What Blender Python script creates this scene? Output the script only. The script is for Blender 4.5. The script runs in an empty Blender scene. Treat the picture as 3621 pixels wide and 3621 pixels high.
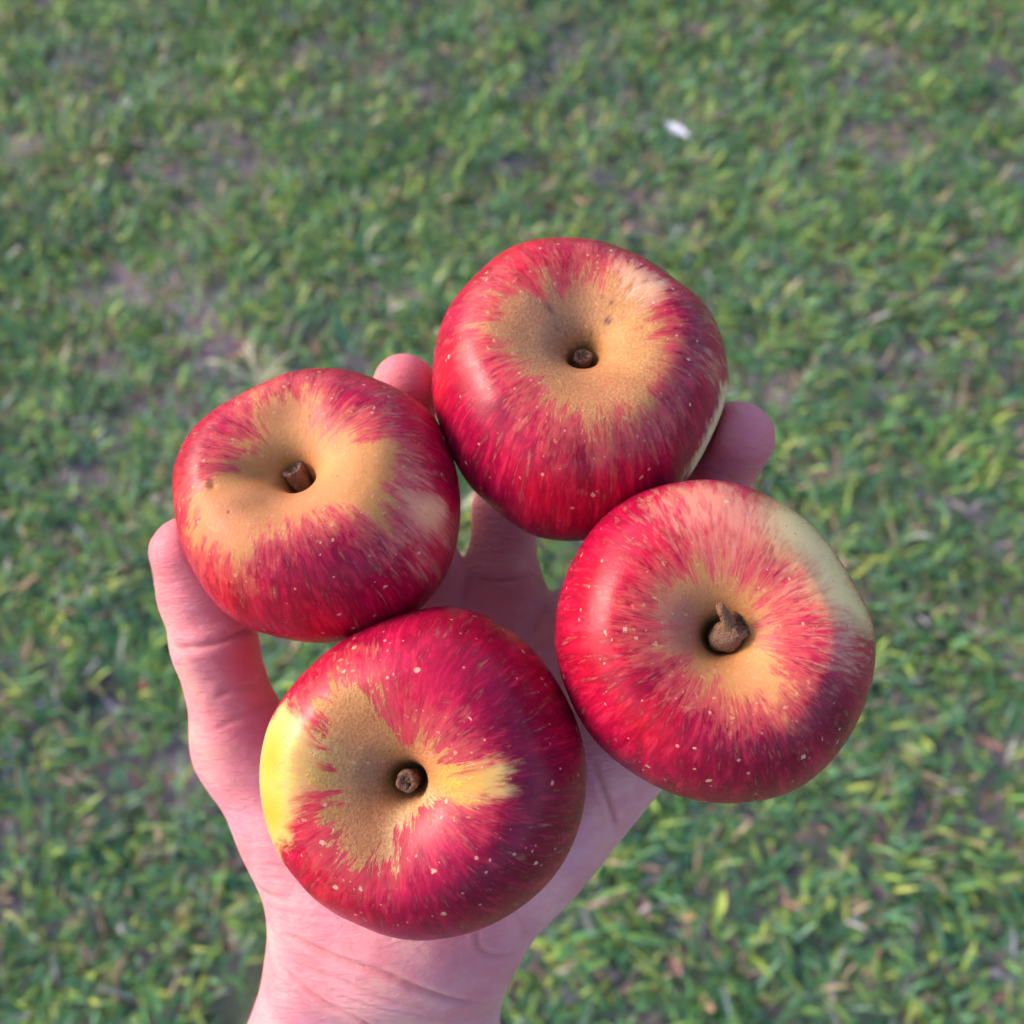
import bpy, math, random
import numpy as np
from mathutils import Matrix, Vector

random.seed(7)
rng = np.random.default_rng(7)
scene = bpy.context.scene
COL = scene.collection

# ---------------------------------------------------------------- camera
PITCH = math.radians(58)                      # looks down at the lawn
CAM = np.array([0.0, 0.0, 1.35])
RIGHT = np.array([1.0, 0, 0])
UP = np.array([0, math.sin(PITCH), math.cos(PITCH)])
BACK = np.array([0, -math.cos(PITCH), math.sin(PITCH)])
HAND_DISTANCE = 0.25
HAND_MATRIX = Matrix(((RIGHT[0], UP[0], BACK[0], 0), (RIGHT[1], UP[1], BACK[1], 0), (RIGHT[2], UP[2], BACK[2], 0), (0, 0, 0, 1)))
HAND_MATRIX.translation = Vector(CAM-BACK*HAND_DISTANCE)
cd = bpy.data.cameras.new('camera')
cam = bpy.data.objects.new('camera', cd); COL.objects.link(cam)
cam.matrix_world = HAND_MATRIX.copy(); cam.location = Vector(CAM)
cd.sensor_width = 36; cd.lens = 38.6; cd.clip_start = 0.01; cd.clip_end = 200
cd.dof.use_dof = True; cd.dof.focus_distance = 0.232; cd.dof.aperture_fstop = 14.5
scene.camera = cam

# ---------------------------------------------------------------- light
SUN_EL, SUN_AZ = math.radians(27), math.radians(168)      # low evening sun from the left, azimuth from +x towards +y
SUN = Vector((math.cos(SUN_EL)*math.cos(SUN_AZ), math.cos(SUN_EL)*math.sin(SUN_AZ), math.sin(SUN_EL)))
world = bpy.data.worlds.new('World'); scene.world = world; world.use_nodes = True
wn = world.node_tree.nodes; wl = world.node_tree.links
sky = wn.new('ShaderNodeTexSky'); sky.sky_type = 'NISHITA'; sky.sun_disc = False
sky.sun_elevation = SUN_EL; sky.sun_rotation = math.pi/2-SUN_AZ
sky.air_density = 1.0; sky.dust_density = 2.6; sky.ozone_density = 2.2
wl.new(sky.outputs[0], wn['Background'].inputs[0]); wn['Background'].inputs[1].default_value = 0.15
sd = bpy.data.lights.new('sun', 'SUN'); sd.energy = 1.3; sd.angle = math.radians(20); sd.color = (1.0, 0.74, 0.62)
sun = bpy.data.objects.new('sun', sd); COL.objects.link(sun)
sun.rotation_euler = SUN.to_track_quat('Z', 'Y').to_euler(); sun.location = (-3, 1, 3)
scene.view_settings.view_transform = 'Standard'; scene.view_settings.look = 'None'
scene.view_settings.exposure = 1.12; scene.view_settings.gamma = 1; scene.view_settings.use_curve_mapping = False

# ---------------------------------------------------------------- helpers
def tag(o, label=None, category=None, group=None, kind=None):
    if label: o['label'] = label
    if category: o['category'] = category
    if group: o['group'] = group
    if kind: o['kind'] = kind
    return o
def mesh_object(name, verts, faces, material, parent=None, smooth=True):
    me = bpy.data.meshes.new(name)
    if isinstance(faces, np.ndarray):
        n, k = faces.shape
        me.vertices.add(len(verts)); me.vertices.foreach_set('co', np.asarray(verts, np.float32).ravel())
        me.loops.add(n*k); me.loops.foreach_set('vertex_index', faces.astype(np.int32).ravel())
        me.polygons.add(n); me.polygons.foreach_set('loop_start', np.arange(0, n*k, k, dtype=np.int32))
        me.update(calc_edges=True)
    else:
        me.from_pydata([tuple(v) for v in verts], [], faces); me.update()
    if smooth: me.polygons.foreach_set('use_smooth', [True]*len(me.polygons))
    if material: me.materials.append(material)
    o = bpy.data.objects.new(name, me); COL.objects.link(o)
    if parent: o.parent = parent
    return o
def put_float(me, name, a):
    at = me.attributes.new(name, 'FLOAT', 'POINT'); at.data.foreach_set('value', np.asarray(a, np.float32).ravel())
def put_color(me, name, a):
    a = np.asarray(a, np.float32)
    if a.shape[-1] == 3: a = np.concatenate([a, np.ones((*a.shape[:-1], 1), np.float32)], -1)
    at = me.attributes.new(name, 'FLOAT_COLOR', 'POINT'); at.data.foreach_set('color', a.ravel())
def put_vector(me, name, a):
    at = me.attributes.new(name, 'FLOAT_VECTOR', 'POINT'); at.data.foreach_set('vector', np.asarray(a, np.float32).ravel())
class Nodes:
    def __init__(s, name):
        s.m = bpy.data.materials.new(name); s.m.use_nodes = True
        s.t = s.m.node_tree; s.b = s.t.nodes['Principled BSDF']; s.out = s.t.nodes['Material Output']
    def link(s, a, b): s.t.links.new(a, b)
    def new(s, typ, ins=None, **kw):
        n = s.t.nodes.new(typ)
        for k, v in kw.items(): setattr(n, k, v)
        for k, v in (ins or {}).items(): s.set(n.inputs[k], v)
        return n
    def set(s, sock, v):
        if hasattr(v, 'is_output') or isinstance(v, bpy.types.NodeSocket): s.link(v, sock)
        else: sock.default_value = v
    def attr(s, name, out='Fac'): return s.new('ShaderNodeAttribute', attribute_name=name).outputs[out]
    def math(s, op, a, b=0.0, c=0.0): return s.new('ShaderNodeMath', {0: a, 1: b, 2: c}, operation=op).outputs[0]
    def vmul(s, a, b): return s.new('ShaderNodeVectorMath', {0: a, 1: b}, operation='MULTIPLY').outputs[0]
    def noise(s, vec, scale, detail=2.0, rough=0.5, dist=0.0):
        return s.new('ShaderNodeTexNoise', {'Vector': vec, 'Scale': scale, 'Detail': detail, 'Roughness': rough, 'Distortion': dist}).outputs['Fac']
    def step(s, x, a, b, lo=0.0, hi=1.0):
        return s.new('ShaderNodeMapRange', {0: x, 1: a, 2: b, 3: lo, 4: hi}, interpolation_type='SMOOTHSTEP').outputs[0]
    def mix(s, f, a, b, mode='MIX'):
        n = s.new('ShaderNodeMix', data_type='RGBA', blend_type=mode)
        s.set(n.inputs[0], f); s.set(n.inputs[6], a); s.set(n.inputs[7], b); return n.outputs[2]
    def bump(s, h, strength, dist, normal=None):
        n = s.new('ShaderNodeBump', {'Height': h, 'Strength': strength, 'Distance': dist})
        if normal is not None: s.link(normal, n.inputs['Normal'])
        return n.outputs[0]
def rgb(r, g, b): return (r, g, b, 1.0)

LITTER = [(0.299, 1.651, 0.06, 0.02, -50, 'pale', 'pale bluish litter scrap lying in the lawn beyond the far apple'),
 (-0.479, 0.561, 0.016, 0.012, 60, 'red', 'small rust red leaf left of the thumb'),
 (-0.426, 0.443, 0.012, 0.01, 20, 'red', 'tiny dark red leaf left of the thumb base'),
 (0.436, 0.479, 0.024, 0.01, 20, 'pink', 'pink leaf right below the largest apple'),
 (0.2, 0.274, 0.024, 0.01, -8, 'tan', 'tan leaf lying among green blades right of the wrist'),
 (0.153, 0.284, 0.04, 0.009, -78, 'mauve', 'long mauve leaf nearest the right of the wrist'),
 (0.183, 0.22, 0.024, 0.013, -60, 'pink', 'pinkish orange leaf on the lawn at lower right of the wrist'),
 (0.216, 0.184, 0.024, 0.012, -50, 'tan', 'tan leaf at the bottom edge, right of the wrist'),
 (0.238, 0.284, 0.042, 0.014, 70, 'lime', 'lime green leaf standing out in the grass, lower right'),
 (0.346, 0.316, 0.026, 0.012, 15, 'lime', 'lime green leaf between the largest apple and lower right corner'),
 (0.431, 0.301, 0.045, 0.012, -25, 'mauve', 'mauve leaf at the right side near the lower right corner'),
 (0.369, 1.944, 0.06, 0.016, -55, 'pink', 'pinkish brown leaf far off in the upper right of the lawn'),
 (0.446, 0.733, 0.022, 0.011, 40, 'tan', 'tan leaf right of the little gap beyond the largest apple')]
TUFT = (-0.384, 1.058)
STEMS = [([(0, 0, 0.12), (0, 0, 0.25), (0.0, 0.0, 0.4)], [1.9, 1.9, 2.1]), ([(0.02, -0.02, 0.12), (-0.01, 0.02, 0.26), (-0.05, 0.08, 0.41)], [1.8, 2.0, 2.6]), ([(0.0, 0, 0.12), (0.0, 0.0, 0.28), (0.03, 0.0, 0.39), (0.11, 0.06, 0.47)], [2.5, 2.5, 3.4, 3.0]), ([(0, 0, 0.12), (0, 0, 0.25), (0.0, 0.0, 0.42)], [2.0, 2.0, 2.3])]
APPLES = [{'R': 35.76,
  'c': [16.75, 30.13, -19.0],
  'dents': [(0.02, 0.42, 0.2, -0.06, 1.0, 0), (-0.38, 0.0, 0.22, -0.03, 1, 0)],
  'lean': (-1, 26),
  'mouth': 1.0,
  'paint': {'blobs': [(0.28, -0.029, 0.12, 'dark', 0.7), (0.283, -0.246, 0.1, 'dark', 0.5), (-0.047, -0.336, 0.1, 'dark', 0.5), (0.059, 0.303, 0.1, 'dark', 0.6),
                      (-0.19, -0.219, 0.1, 'dark', 0.3), (-0.353, -0.229, 0.1, 'dark', 0.5), (-0.422, -0.044, 0.1, 'bright', 0.7), (-0.099, -0.429, 0.12, 'bright', 0.6),
                      (0.074, -0.418, 0.12, 'bright', 0.5), (-0.149, 0.257, 0.12, 'bright', 0.6), (0.386, -0.054, 0.07, 'pink', 0.6), (0.359, 0.076, 0.06, 'pink', 0.4),
                      (0.294, 0.095, 0.08, 'dark', 0.4), (0.171, 0.08, 0.09, 'gold', 0.9), (0.152, -0.091, 0.08, 'gold', 0.7), (-0.136, 0.102, 0.09, 'grey', 0.7),
                      (-0.159, -0.049, 0.1, 'grey', 0.5), (-0.017, 0.142, 0.1, 'grey', 0.4), (0.057, -0.2, 0.1, 'orange', 0.4), (-0.222, 0.09, 0.08, 'orange', 0.5),
                      (0.017, 0.055, 0.05, 'deep', 1.0), (0.099, 0.114, 0.011, 'spot', 1.0), (0.11, 0.103, 0.008, 'spot', 1.0), (-0.124, 0.143, 0.014, 'spot', 0.7),
                      (-0.119, 0.132, 0.01, 'spot', 0.7), (0.103, 0.159, 0.007, 'spot', 0.9), (0.071, 0.184, 0.005, 'spot', 0.7), (-0.114, 0.086, 0.007, 'spot', 0.6),
                      (0.044, 0.103, 0.006, 'spot', 0.8), (-0.082, 0.088, 0.006, 'spot', 0.6)],
            'pale': [[(0.1, 0.247), (0.151, 0.233), (0.184, 0.198), (0.228, 0.185), (0.212, 0.127), (0.194, 0.095), (0.184, 0.06), (0.168, 0.045), (0.126, 0.136),
                      (0.099, 0.179), (0.114, 0.215)],
                     [(0.502, -0.018), (0.521, -0.111), (0.489, -0.239), (0.428, -0.372), (0.351, -0.364), (0.402, -0.281), (0.456, -0.157), (0.446, -0.071)]],
            'rus': [[(-0.287, 0.035), (-0.25, 0.067), (-0.246, 0.12), (-0.195, 0.158), (-0.156, 0.161), (-0.108, 0.187), (-0.046, 0.199), (-0.008, 0.228), (0.042, 0.24),
                     (0.109, 0.213), (0.18, 0.126), (0.217, 0.034), (0.241, -0.03), (0.235, -0.1), (0.21, -0.158), (0.192, -0.206), (0.164, -0.253), (0.135, -0.278),
                     (0.099, -0.272), (0.078, -0.255), (0.044, -0.31), (0.019, -0.266), (-0.014, -0.262), (-0.052, -0.265), (-0.069, -0.241), (-0.109, -0.213),
                     (-0.147, -0.189), (-0.177, -0.143), (-0.213, -0.091), (-0.239, -0.046), (-0.278, 0.01)]]},
  's': [1.0058, 1.0253, 1.0416, 1.0387, 1.0103, 1.0131, 1.0317, 1.0476, 1.0785, 1.1024, 1.1237, 1.1491, 1.1501, 1.1192, 1.0997, 1.0917, 1.0638, 1.0326, 1.0165, 1.0002,
        0.9833, 0.9961, 1.0101, 1.0087, 1.0325, 1.0637, 1.0646, 1.0493, 1.0368, 1.017, 0.9907, 0.9683, 0.9509, 0.9417, 0.9475, 0.9734],
  'tall': 1.0},
 {'R': 33.29,
  'c': [-46.79, 1.39, -12.0],
  'dents': [(-0.24, 0.0, 0.085, -0.09, 2.3, 4), (-0.25, -0.24, 0.09, 0.035, 2.6, 8), (0.02, 0.45, 0.18, -0.04, 1, 0), (-0.55, -0.12, 0.03, 0.015, 1, 0),
            (-0.5, -0.16, 0.022, -0.012, 1, 0)],
  'lean': (-8, 28),
  'mouth': 1.1,
  'paint': {'blobs': [(0.394, -0.136, 0.11, 'pink', 0.9), (0.351, -0.056, 0.09, 'pink', 0.6), (0.378, -0.255, 0.08, 'pink', 0.5), (0.319, -0.224, 0.06, 'pink', 0.4),
                      (0.286, 0.152, 0.12, 'pink', 0.3), (0.166, 0.144, 0.06, 'dark', 0.5), (0.161, -0.38, 0.12, 'dark', 0.5), (0.036, -0.291, 0.1, 'dark', 0.3),
                      (0.066, -0.47, 0.12, 'bright', 0.5), (-0.206, -0.371, 0.12, 'bright', 0.6), (-0.351, 0.0, 0.07, 'bright', 0.4), (0.274, -0.255, 0.07, 'dark', 0.5),
                      (0.115, 0.257, 0.1, 'dark', 0.4), (-0.227, 0.131, 0.08, 'dark', 0.2), (-0.187, -0.2, 0.09, 'orange', 0.8), (-0.214, -0.238, 0.07, 'orange', 0.9),
                      (-0.045, 0.211, 0.08, 'orange', 0.7), (0.053, -0.174, 0.12, 'orange', 0.5), (0.158, -0.011, 0.06, 'gold', 0.6), (-0.048, 0.131, 0.1, 'gold', 0.3),
                      (0.251, -0.063, 0.12, 'tan', 0.7), (-0.174, 0.003, 0.1, 'tan', 0.6), (-0.042, 0.06, 0.07, 'deep', 0.8)],
            'pale': [[(0.308, -0.112), (0.358, -0.096), (0.443, -0.086), (0.442, -0.127), (0.377, -0.16), (0.345, -0.146), (0.332, -0.127)]],
            'rus': [[(-0.132, 0.249), (-0.068, 0.254), (-0.004, 0.251), (0.072, 0.22), (0.069, 0.18), (0.095, 0.136), (0.146, 0.127), (0.2, 0.102), (0.244, 0.061),
                     (0.295, 0.036), (0.324, 0.023), (0.3, -0.021), (0.309, -0.049), (0.279, -0.102), (0.312, -0.114), (0.278, -0.167), (0.271, -0.204), (0.249, -0.202),
                     (0.219, -0.184), (0.181, -0.174), (0.15, -0.192), (0.1, -0.205), (0.047, -0.219), (0.022, -0.25), (-0.038, -0.24), (-0.073, -0.256),
                     (-0.104, -0.303), (-0.129, -0.319), (-0.159, -0.287), (-0.2, -0.275), (-0.239, -0.247), (-0.315, -0.229), (-0.314, -0.181), (-0.283, -0.15),
                     (-0.317, -0.067), (-0.267, -0.062), (-0.25, -0.026), (-0.207, 0.022), (-0.179, 0.072), (-0.124, 0.133), (-0.132, 0.176)]]},
  's': [1.0388, 1.0363, 1.0427, 1.0632, 1.0754, 1.0584, 1.0447, 1.0481, 1.0457, 1.0405, 1.03, 1.0096, 1.0052, 1.0226, 1.0559, 1.0819, 1.0812, 1.0618, 1.0215, 0.9927,
        0.9792, 0.9664, 0.9669, 0.9745, 0.9758, 0.9652, 0.9637, 0.9738, 0.9851, 1.0035, 1.0291, 1.0546, 1.0649, 1.0653, 1.058, 1.0458],
  'tall': 1.0},
 {'R': 34.81,
  'c': [44.97, -28.5, 8.0],
  'dents': [(0.5, 0.35, 0.3, -0.03, 1, 0)],
  'lean': (-6, 12),
  'mouth': 1.2,
  'paint': {'blobs': [(-0.028, 0.323, 0.16, 'pink', 0.8), (0.012, 0.231, 0.12, 'pink', 0.7), (0.059, 0.279, 0.1, 'pink', 0.9), (0.083, 0.178, 0.07, 'pink', 0.5),
                      (0.174, 0.108, 0.1, 'pink', 0.5), (0.295, -0.036, 0.12, 'pink', 0.6), (-0.144, 0.191, 0.1, 'bright', 0.4), (-0.309, -0.049, 0.15, 'bright', 0.7),
                      (-0.319, 0.156, 0.12, 'bright', 0.5), (-0.185, -0.213, 0.1, 'bright', 0.7), (-0.272, -0.099, 0.1, 'dark', 0.3), (-0.167, -0.104, 0.07, 'dark', 0.6),
                      (-0.075, -0.3, 0.12, 'dark', 0.3), (0.079, -0.295, 0.12, 'dark', 0.8), (0.215, -0.151, 0.11, 'dark', 0.8), (0.294, -0.213, 0.12, 'dark', 0.7),
                      (-0.008, -0.239, 0.1, 'dark', 0.5), (0.121, -0.109, 0.07, 'gold', 0.9), (0.091, -0.17, 0.07, 'orange', 0.6), (-0.028, -0.132, 0.1, 'tan', 0.6),
                      (-0.129, 0.052, 0.08, 'rose', 0.9), (-0.146, -0.01, 0.08, 'rose', 0.7), (0.026, 0.164, 0.07, 'orange', 0.3), (0.014, 0.023, 0.08, 'deep', 1.0)],
            'pale': [[(0.09, 0.336), (0.197, 0.423), (0.281, 0.373), (0.35, 0.315), (0.405, 0.172), (0.433, 0.076), (0.479, 0.0), (0.347, -0.006), (0.276, 0.029),
                      (0.233, 0.094), (0.215, 0.151), (0.172, 0.178), (0.122, 0.211), (0.099, 0.272)]],
            'rus': [[(-0.19, 0.051), (-0.164, 0.095), (-0.132, 0.141), (-0.091, 0.157), (-0.063, 0.183), (-0.015, 0.173), (0.039, 0.157), (0.093, 0.128), (0.125, 0.084),
                     (0.141, 0.04), (0.146, -0.018), (0.145, -0.08), (0.158, -0.124), (0.152, -0.169), (0.13, -0.201), (0.091, -0.196), (0.062, -0.203), (0.028, -0.199),
                     (-0.009, -0.174), (-0.052, -0.15), (-0.104, -0.119), (-0.122, -0.074), (-0.173, -0.04), (-0.191, -0.03), (-0.17, 0.0), (-0.194, 0.034)]]},
  's': [0.9724, 0.958, 0.9357, 0.9309, 0.9441, 0.9595, 0.9758, 0.9975, 1.0239, 1.0428, 1.0534, 1.067, 1.0765, 1.0725, 1.0599, 1.0469, 1.0368, 1.0285, 1.0203, 1.0087,
        0.996, 0.9925, 0.9902, 0.9815, 0.9776, 0.9824, 0.9893, 0.9932, 0.999, 1.0094, 1.0102, 0.9988, 0.9852, 0.9765, 0.9737, 0.9734],
  'tall': 0.98},
 {'R': 36.1,
  'c': [-19.75, -58.31, 5.0],
  'dents': [(-0.3, 0.12, 0.22, -0.05, 1.6, 150), (-0.05, -0.38, 0.16, -0.03, 1.4, 100)],
  'lean': (-9, 7),
  'mouth': 1.1,
  'paint': {'blobs': [(-0.327, 0.058, 0.1, 'yellow', 1.0), (-0.335, -0.077, 0.08, 'yellow', 1.0), (0.2, 0.017, 0.07, 'yellow', 1.0), (-0.206, 0.029, 0.05, 'yellow', 0.8),
                      (-0.165, 0.014, 0.05, 'gold', 0.8), (0.007, -0.131, 0.06, 'cream', 1.0), (0.099, -0.067, 0.05, 'cream', 0.9), (-0.0, -0.185, 0.05, 'cream', 0.7),
                      (-0.248, 0.085, 0.06, 'cream', 0.5), (0.347, 0.024, 0.1, 'dark', 0.9), (0.267, 0.154, 0.12, 'dark', 0.7), (0.266, -0.124, 0.12, 'dark', 0.7),
                      (0.217, -0.241, 0.14, 'dark', 1.0), (0.385, 0.205, 0.1, 'dark', 0.5), (0.395, -0.121, 0.1, 'dark', 0.9), (0.016, 0.235, 0.12, 'rosered', 0.9),
                      (0.017, 0.2, 0.1, 'bright', 0.5), (0.104, -0.129, 0.08, 'rosered', 0.8), (0.105, 0.367, 0.12, 'bright', 0.3), (-0.347, 0.313, 0.12, 'bright', 0.4),
                      (-0.224, -0.073, 0.07, 'bright', 0.5), (-0.197, -0.253, 0.12, 'bright', 0.4), (-0.138, 0.019, 0.1, 'grey', 0.6),
                      (-0.121, 0.15, 0.08, 'orange', 0.4), (0.077, 0.106, 0.07, 'orange', 0.8), (-0.102, -0.141, 0.1, 'orange', 0.4), (-0.109, 0.066, 0.08, 'grey', 0.4),
                      (-0.05, 0.004, 0.05, 'deep', 1.0)],
            'pale': [[(-0.338, 0.195), (-0.267, 0.154), (-0.236, 0.115), (-0.218, 0.079), (-0.213, 0.038), (-0.224, -0.004), (-0.264, -0.037), (-0.281, -0.097),
                      (-0.282, -0.126), (-0.358, -0.198), (-0.383, -0.132), (-0.414, -0.051), (-0.422, 0.044), (-0.399, 0.145)],
                     [(0.154, 0.038), (0.193, 0.041), (0.26, 0.06), (0.271, 0.043), (0.247, 0.009), (0.266, -0.005), (0.211, -0.026), (0.161, -0.04), (0.154, -0.003)]],
            'rus': [[(-0.186, 0.256), (-0.145, 0.286), (-0.092, 0.266), (-0.068, 0.238), (-0.061, 0.199), (-0.051, 0.166), (-0.005, 0.147), (0.08, 0.145), (0.135, 0.109),
                     (0.159, 0.071), (0.184, 0.046), (0.181, 0.006), (0.187, -0.03), (0.119, -0.072), (0.043, -0.124), (-0.011, -0.162), (-0.017, -0.192),
                     (-0.037, -0.209), (-0.084, -0.208), (-0.109, -0.213), (-0.156, -0.186), (-0.158, -0.147), (-0.185, -0.12), (-0.205, -0.091), (-0.183, -0.049),
                     (-0.207, -0.022), (-0.228, 0.0), (-0.216, 0.042), (-0.225, 0.082), (-0.211, 0.122), (-0.204, 0.159), (-0.221, 0.199), (-0.191, 0.228)]]},
  's': [1.0055, 1.0037, 0.9981, 0.9967, 1.0039, 1.0178, 1.0306, 1.0436, 1.0421, 1.0165, 0.9889, 0.9732, 0.9693, 0.9734, 0.9821, 0.9998, 1.0174, 1.0208, 1.0177, 1.0117,
        1.0081, 1.0014, 0.9883, 0.985, 0.9763, 0.9667, 0.9753, 0.9803, 0.9771, 0.9793, 0.9824, 0.9881, 0.9987, 1.0047, 1.0064, 1.0056],
  'tall': 1.0}]
HAND = {'creases': [([[-56.7, -104.7, -22.5], [-51.4, -105.4, -18.9], [-41.8, -108.1, -15.3], [-31.2, -110.4, -13.2], [-22.4, -114.5, -13.9], [-13.7, -119.3, -18.2],
               [-4.2, -123.7, -28.9]],
              0.85, 1.04),
             ([[-57.5, -113.5, -24.7], [-52.7, -116.7, -22.0], [-45.1, -121.2, -20.2], [-37.2, -124.9, -19.8], [-31.0, -129.3, -22.3]], 0.85, 0.95),
             ([[-53.1, -111.7, -20.9], [-41.9, -113.5, -16.0], [-31.4, -117.3, -14.5], [-21.3, -120.7, -16.3]], 0.85, 0.38),
             ([[-65.5, -95.0, -30.4], [-60.4, -95.6, -24.3], [-55.1, -95.7, -20.9]], 0.77, 0.47), ([[-61.6, -87.7, -23.7], [-53.2, -88.2, -21.2]], 0.77, 0.28),
             ([[-60.2, -90.9, -23.4], [-49.0, -91.4, -19.9]], 0.68, 0.28),
             ([[-85.5, -33.0, -24.2], [-78.8, -33.3, -19.3], [-72.4, -32.0, -19.6], [-68.0, -30.2, -22.9], [-65.8, -29.0, -30.3]], 0.94, 0.76),
             ([[-74.5, -46.6, -22.8], [-69.4, -44.1, -23.3], [-64.1, -43.6, -28.8]], 1.02, 0.47),
             ([[-75.7, -55.6, -24.7], [-69.6, -52.1, -24.1], [-62.8, -49.1, -29.4], [-60.8, -50.0, -38.7]], 0.85, 0.28),
             ([[19.0, -59.8, -22.7], [22.2, -67.4, -21.7], [24.9, -74.4, -23.5], [26.6, -80.0, -26.8]], 0.77, 0.85),
             ([[-7.9, -100.5, -18.9], [-8.6, -104.9, -18.6], [-6.0, -108.8, -20.3], [-1.5, -110.3, -24.1], [2.5, -109.8, -27.7]], 0.68, 0.52),
             ([[-0.8, -95.9, -20.6], [2.5, -102.1, -23.3], [3.9, -106.8, -26.8]], 0.68, 0.28),
             ([[-44.8, -117.1, -18.3], [-34.2, -119.9, -16.0], [-24.0, -122.2, -16.8], [-15.2, -125.8, -21.8]], 0.51, 0.33),
             ([[-65.9, -82.3, -25.4], [-57.3, -82.1, -22.5]], 0.51, 0.24), ([[-55.8, -98.5, -21.2], [-47.3, -98.5, -17.8], [-39.3, -98.8, -16.2]], 0.51, 0.28),
             ([[5.8, -89.4, -20.8], [11.1, -95.9, -24.3]], 0.51, 0.28), ([[-82.7, -23.9, -19.3], [-77.4, -25.2, -18.9], [-71.5, -24.1, -21.3]], 0.51, 0.14),
             ([[48.3, 11.4, -24.9], [54.6, 8.7, -23.3]], 0.59, 0.24), ([[-9.3, -23.1, -41.3], [-0.8, -30.0, -40.1], [4.7, -40.8, -37.6]], 0.77, 0.33),
             ([[-10.8, -17.6, -44.3], [-2.3, -18.2, -42.6], [6.3, -17.5, -47.8]], 0.85, 0.57),
             ([[-13.6, -17.6, -43.9], [-0.8, -21.7, -41.3], [11.8, -27.3, -41.9]], 0.85, 0.19)],
 'fingers': [[([-70.35, -61.45, -38.0], 11.0), ([-75.83, -33.66, -30.0], 10.3), ([-79.19, -20.74, -29.0], 10.0), ([-81.51, -10.09, -25.0], 8.9)],
             [([-24.2, -23.91, -52.0], 9.8), ([-25.78, 0.87, -50.0], 8.9), ([-28.53, 19.3, -44.0], 8.3), ([-27.97, 32.9, -34.0], 8.0)],
             [([-3.07, -25.45, -53.0], 10.0), ([-1.96, 0.9, -62.0], 9.0), ([3.6, 18.92, -61.0], 8.6), ([6.48, 31.8, -55.0], 7.6)],
             [([17.35, -34.84, -52.0], 10.0), ([36.06, -10.72, -50.0], 9.3), ([50.96, 5.74, -40.0], 9.7), ([56.69, 18.45, -27.0], 9.5)],
             [([30.97, -51.48, -43.0], 10.0), ([50.25, -39.21, -36.0], 9.0), ([63.38, -31.29, -27.0], 8.0), ([69.47, -23.72, -17.0], 7.2)]],
 'flush_bounce': [(-11.29, -108.19, -22.0, 14, 0.35), (-70.59, -51.53, -28.0, 14, 0.35), (-62.43, -45.36, -40.0, 14, 0.85), (-67.83, -35.71, -25.0, 9, 0.7),
           (-74.32, -25.47, -22.0, 9, 0.4), (-0.85, -21.71, -42.0, 20, 0.5), (-16.35, -13.25, -42.0, 14, 0.5)],
 'nails': [(0, (-0.92, 0.0, -0.4)), (1, (0.25, 0.1, -0.95)), (2, (0.0, 0.2, -0.97)), (3, (0.45, 0.1, -0.88)), (4, (0.4, 0.0, -0.9))],
 'pads': [(-2.13, -117.78, -26.0, 7, 1.2)],
 'palm': [([-48.55, -116.35, -39.0], [-59.12, -154.73, -43.0], 13.8, 16.6, 8.0), ([-59.12, -154.73, -43.0], [-81.25, -306.47, -70.0], 16.6, 27.0, 8.0),
          ([-16.18, -116.35, -39.0], [-30.28, -306.47, -70.0], 13.2, 26.0, 12.0), ([-33.74, -116.75, -40.0], [-55.76, -306.47, -70.0], 15.5, 28.0, 12.0),
          ([-46.87, -114.95, -39.0], [-43.09, -101.69, -37.0], 14.2, 16.5, 10.0), ([-44.32, -102.02, -36.0], [-70.35, -61.45, -38.0], 17.3, 11.4, 8.0),
          ([-16.18, -116.35, -39.0], [25.76, -60.75, -40.0], 13.2, 15.5, 10.0), ([4.71, -87.83, -37.0], [25.76, -60.75, -40.0], 13.5, 15.5, 10.0),
          ([-32.92, -111.2, -33.0], [-24.04, -23.75, -50.0], 15.2, 10.5, 12.0), ([-28.14, -109.83, -33.0], [-3.07, -25.45, -53.0], 15.2, 10.5, 12.0),
          ([-22.68, -109.83, -33.0], [15.78, -36.06, -50.0], 15.0, 10.5, 12.0), ([-17.4, -109.62, -36.0], [30.97, -51.48, -43.0], 13.5, 10.5, 12.0),
          ([-57.23, -83.73, -42.0], [-29.63, -45.17, -48.0], 9.0, 8.5, 12.0)]}

# ---------------------------------------------------------------- geometry helpers (millimetres, hand frame)
# The hand frame: x to the right, y up the forearm towards the fingertips, z out of the palm.
PROFILE = np.array([(0.0,0.17),(0.05,0.18),(0.08,0.27),(0.11,0.39),(0.16,0.49),(0.25,0.565),(0.37,0.613),(0.49,0.636),(0.63,0.625),
    (0.77,0.54),(0.89,0.385),(0.965,0.19),(1.0,0.0),(0.985,-0.17),(0.935,-0.35),(0.845,-0.52),(0.71,-0.66),(0.55,-0.745),
    (0.40,-0.76),(0.27,-0.72),(0.15,-0.64),(0.06,-0.59),(0.0,-0.58)])
def catmull(P, n):
    P = np.asarray(P, float)
    Q = np.vstack([2*P[0]-P[1], P, 2*P[-1]-P[-2]])
    out = []
    seg = len(P)-1
    t = np.linspace(0, seg-1e-9, n)
    i = t.astype(int); f = (t-i)[:, None]
    a, b, c, d = Q[i], Q[i+1], Q[i+2], Q[i+3]
    return 0.5*(2*b+(c-a)*f+(2*a-5*b+4*c-d)*f**2+(3*b-a-3*c+d)*f**3)
def profile_samples(n):
    fine = catmull(PROFILE, 1500); fine[:, 0] = np.maximum(fine[:, 0], 0)
    s = np.concatenate([[0], np.cumsum(np.hypot(*np.diff(fine, axis=0).T))])
    s /= s[-1]
    t = np.linspace(0, 1, n)
    return t, np.interp(t, s, fine[:, 0]), np.interp(t, s, fine[:, 1])
def sst(a, b, x):
    u = np.clip((x-a)/(b-a), 0, 1); return u*u*(3-2*u)
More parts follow.
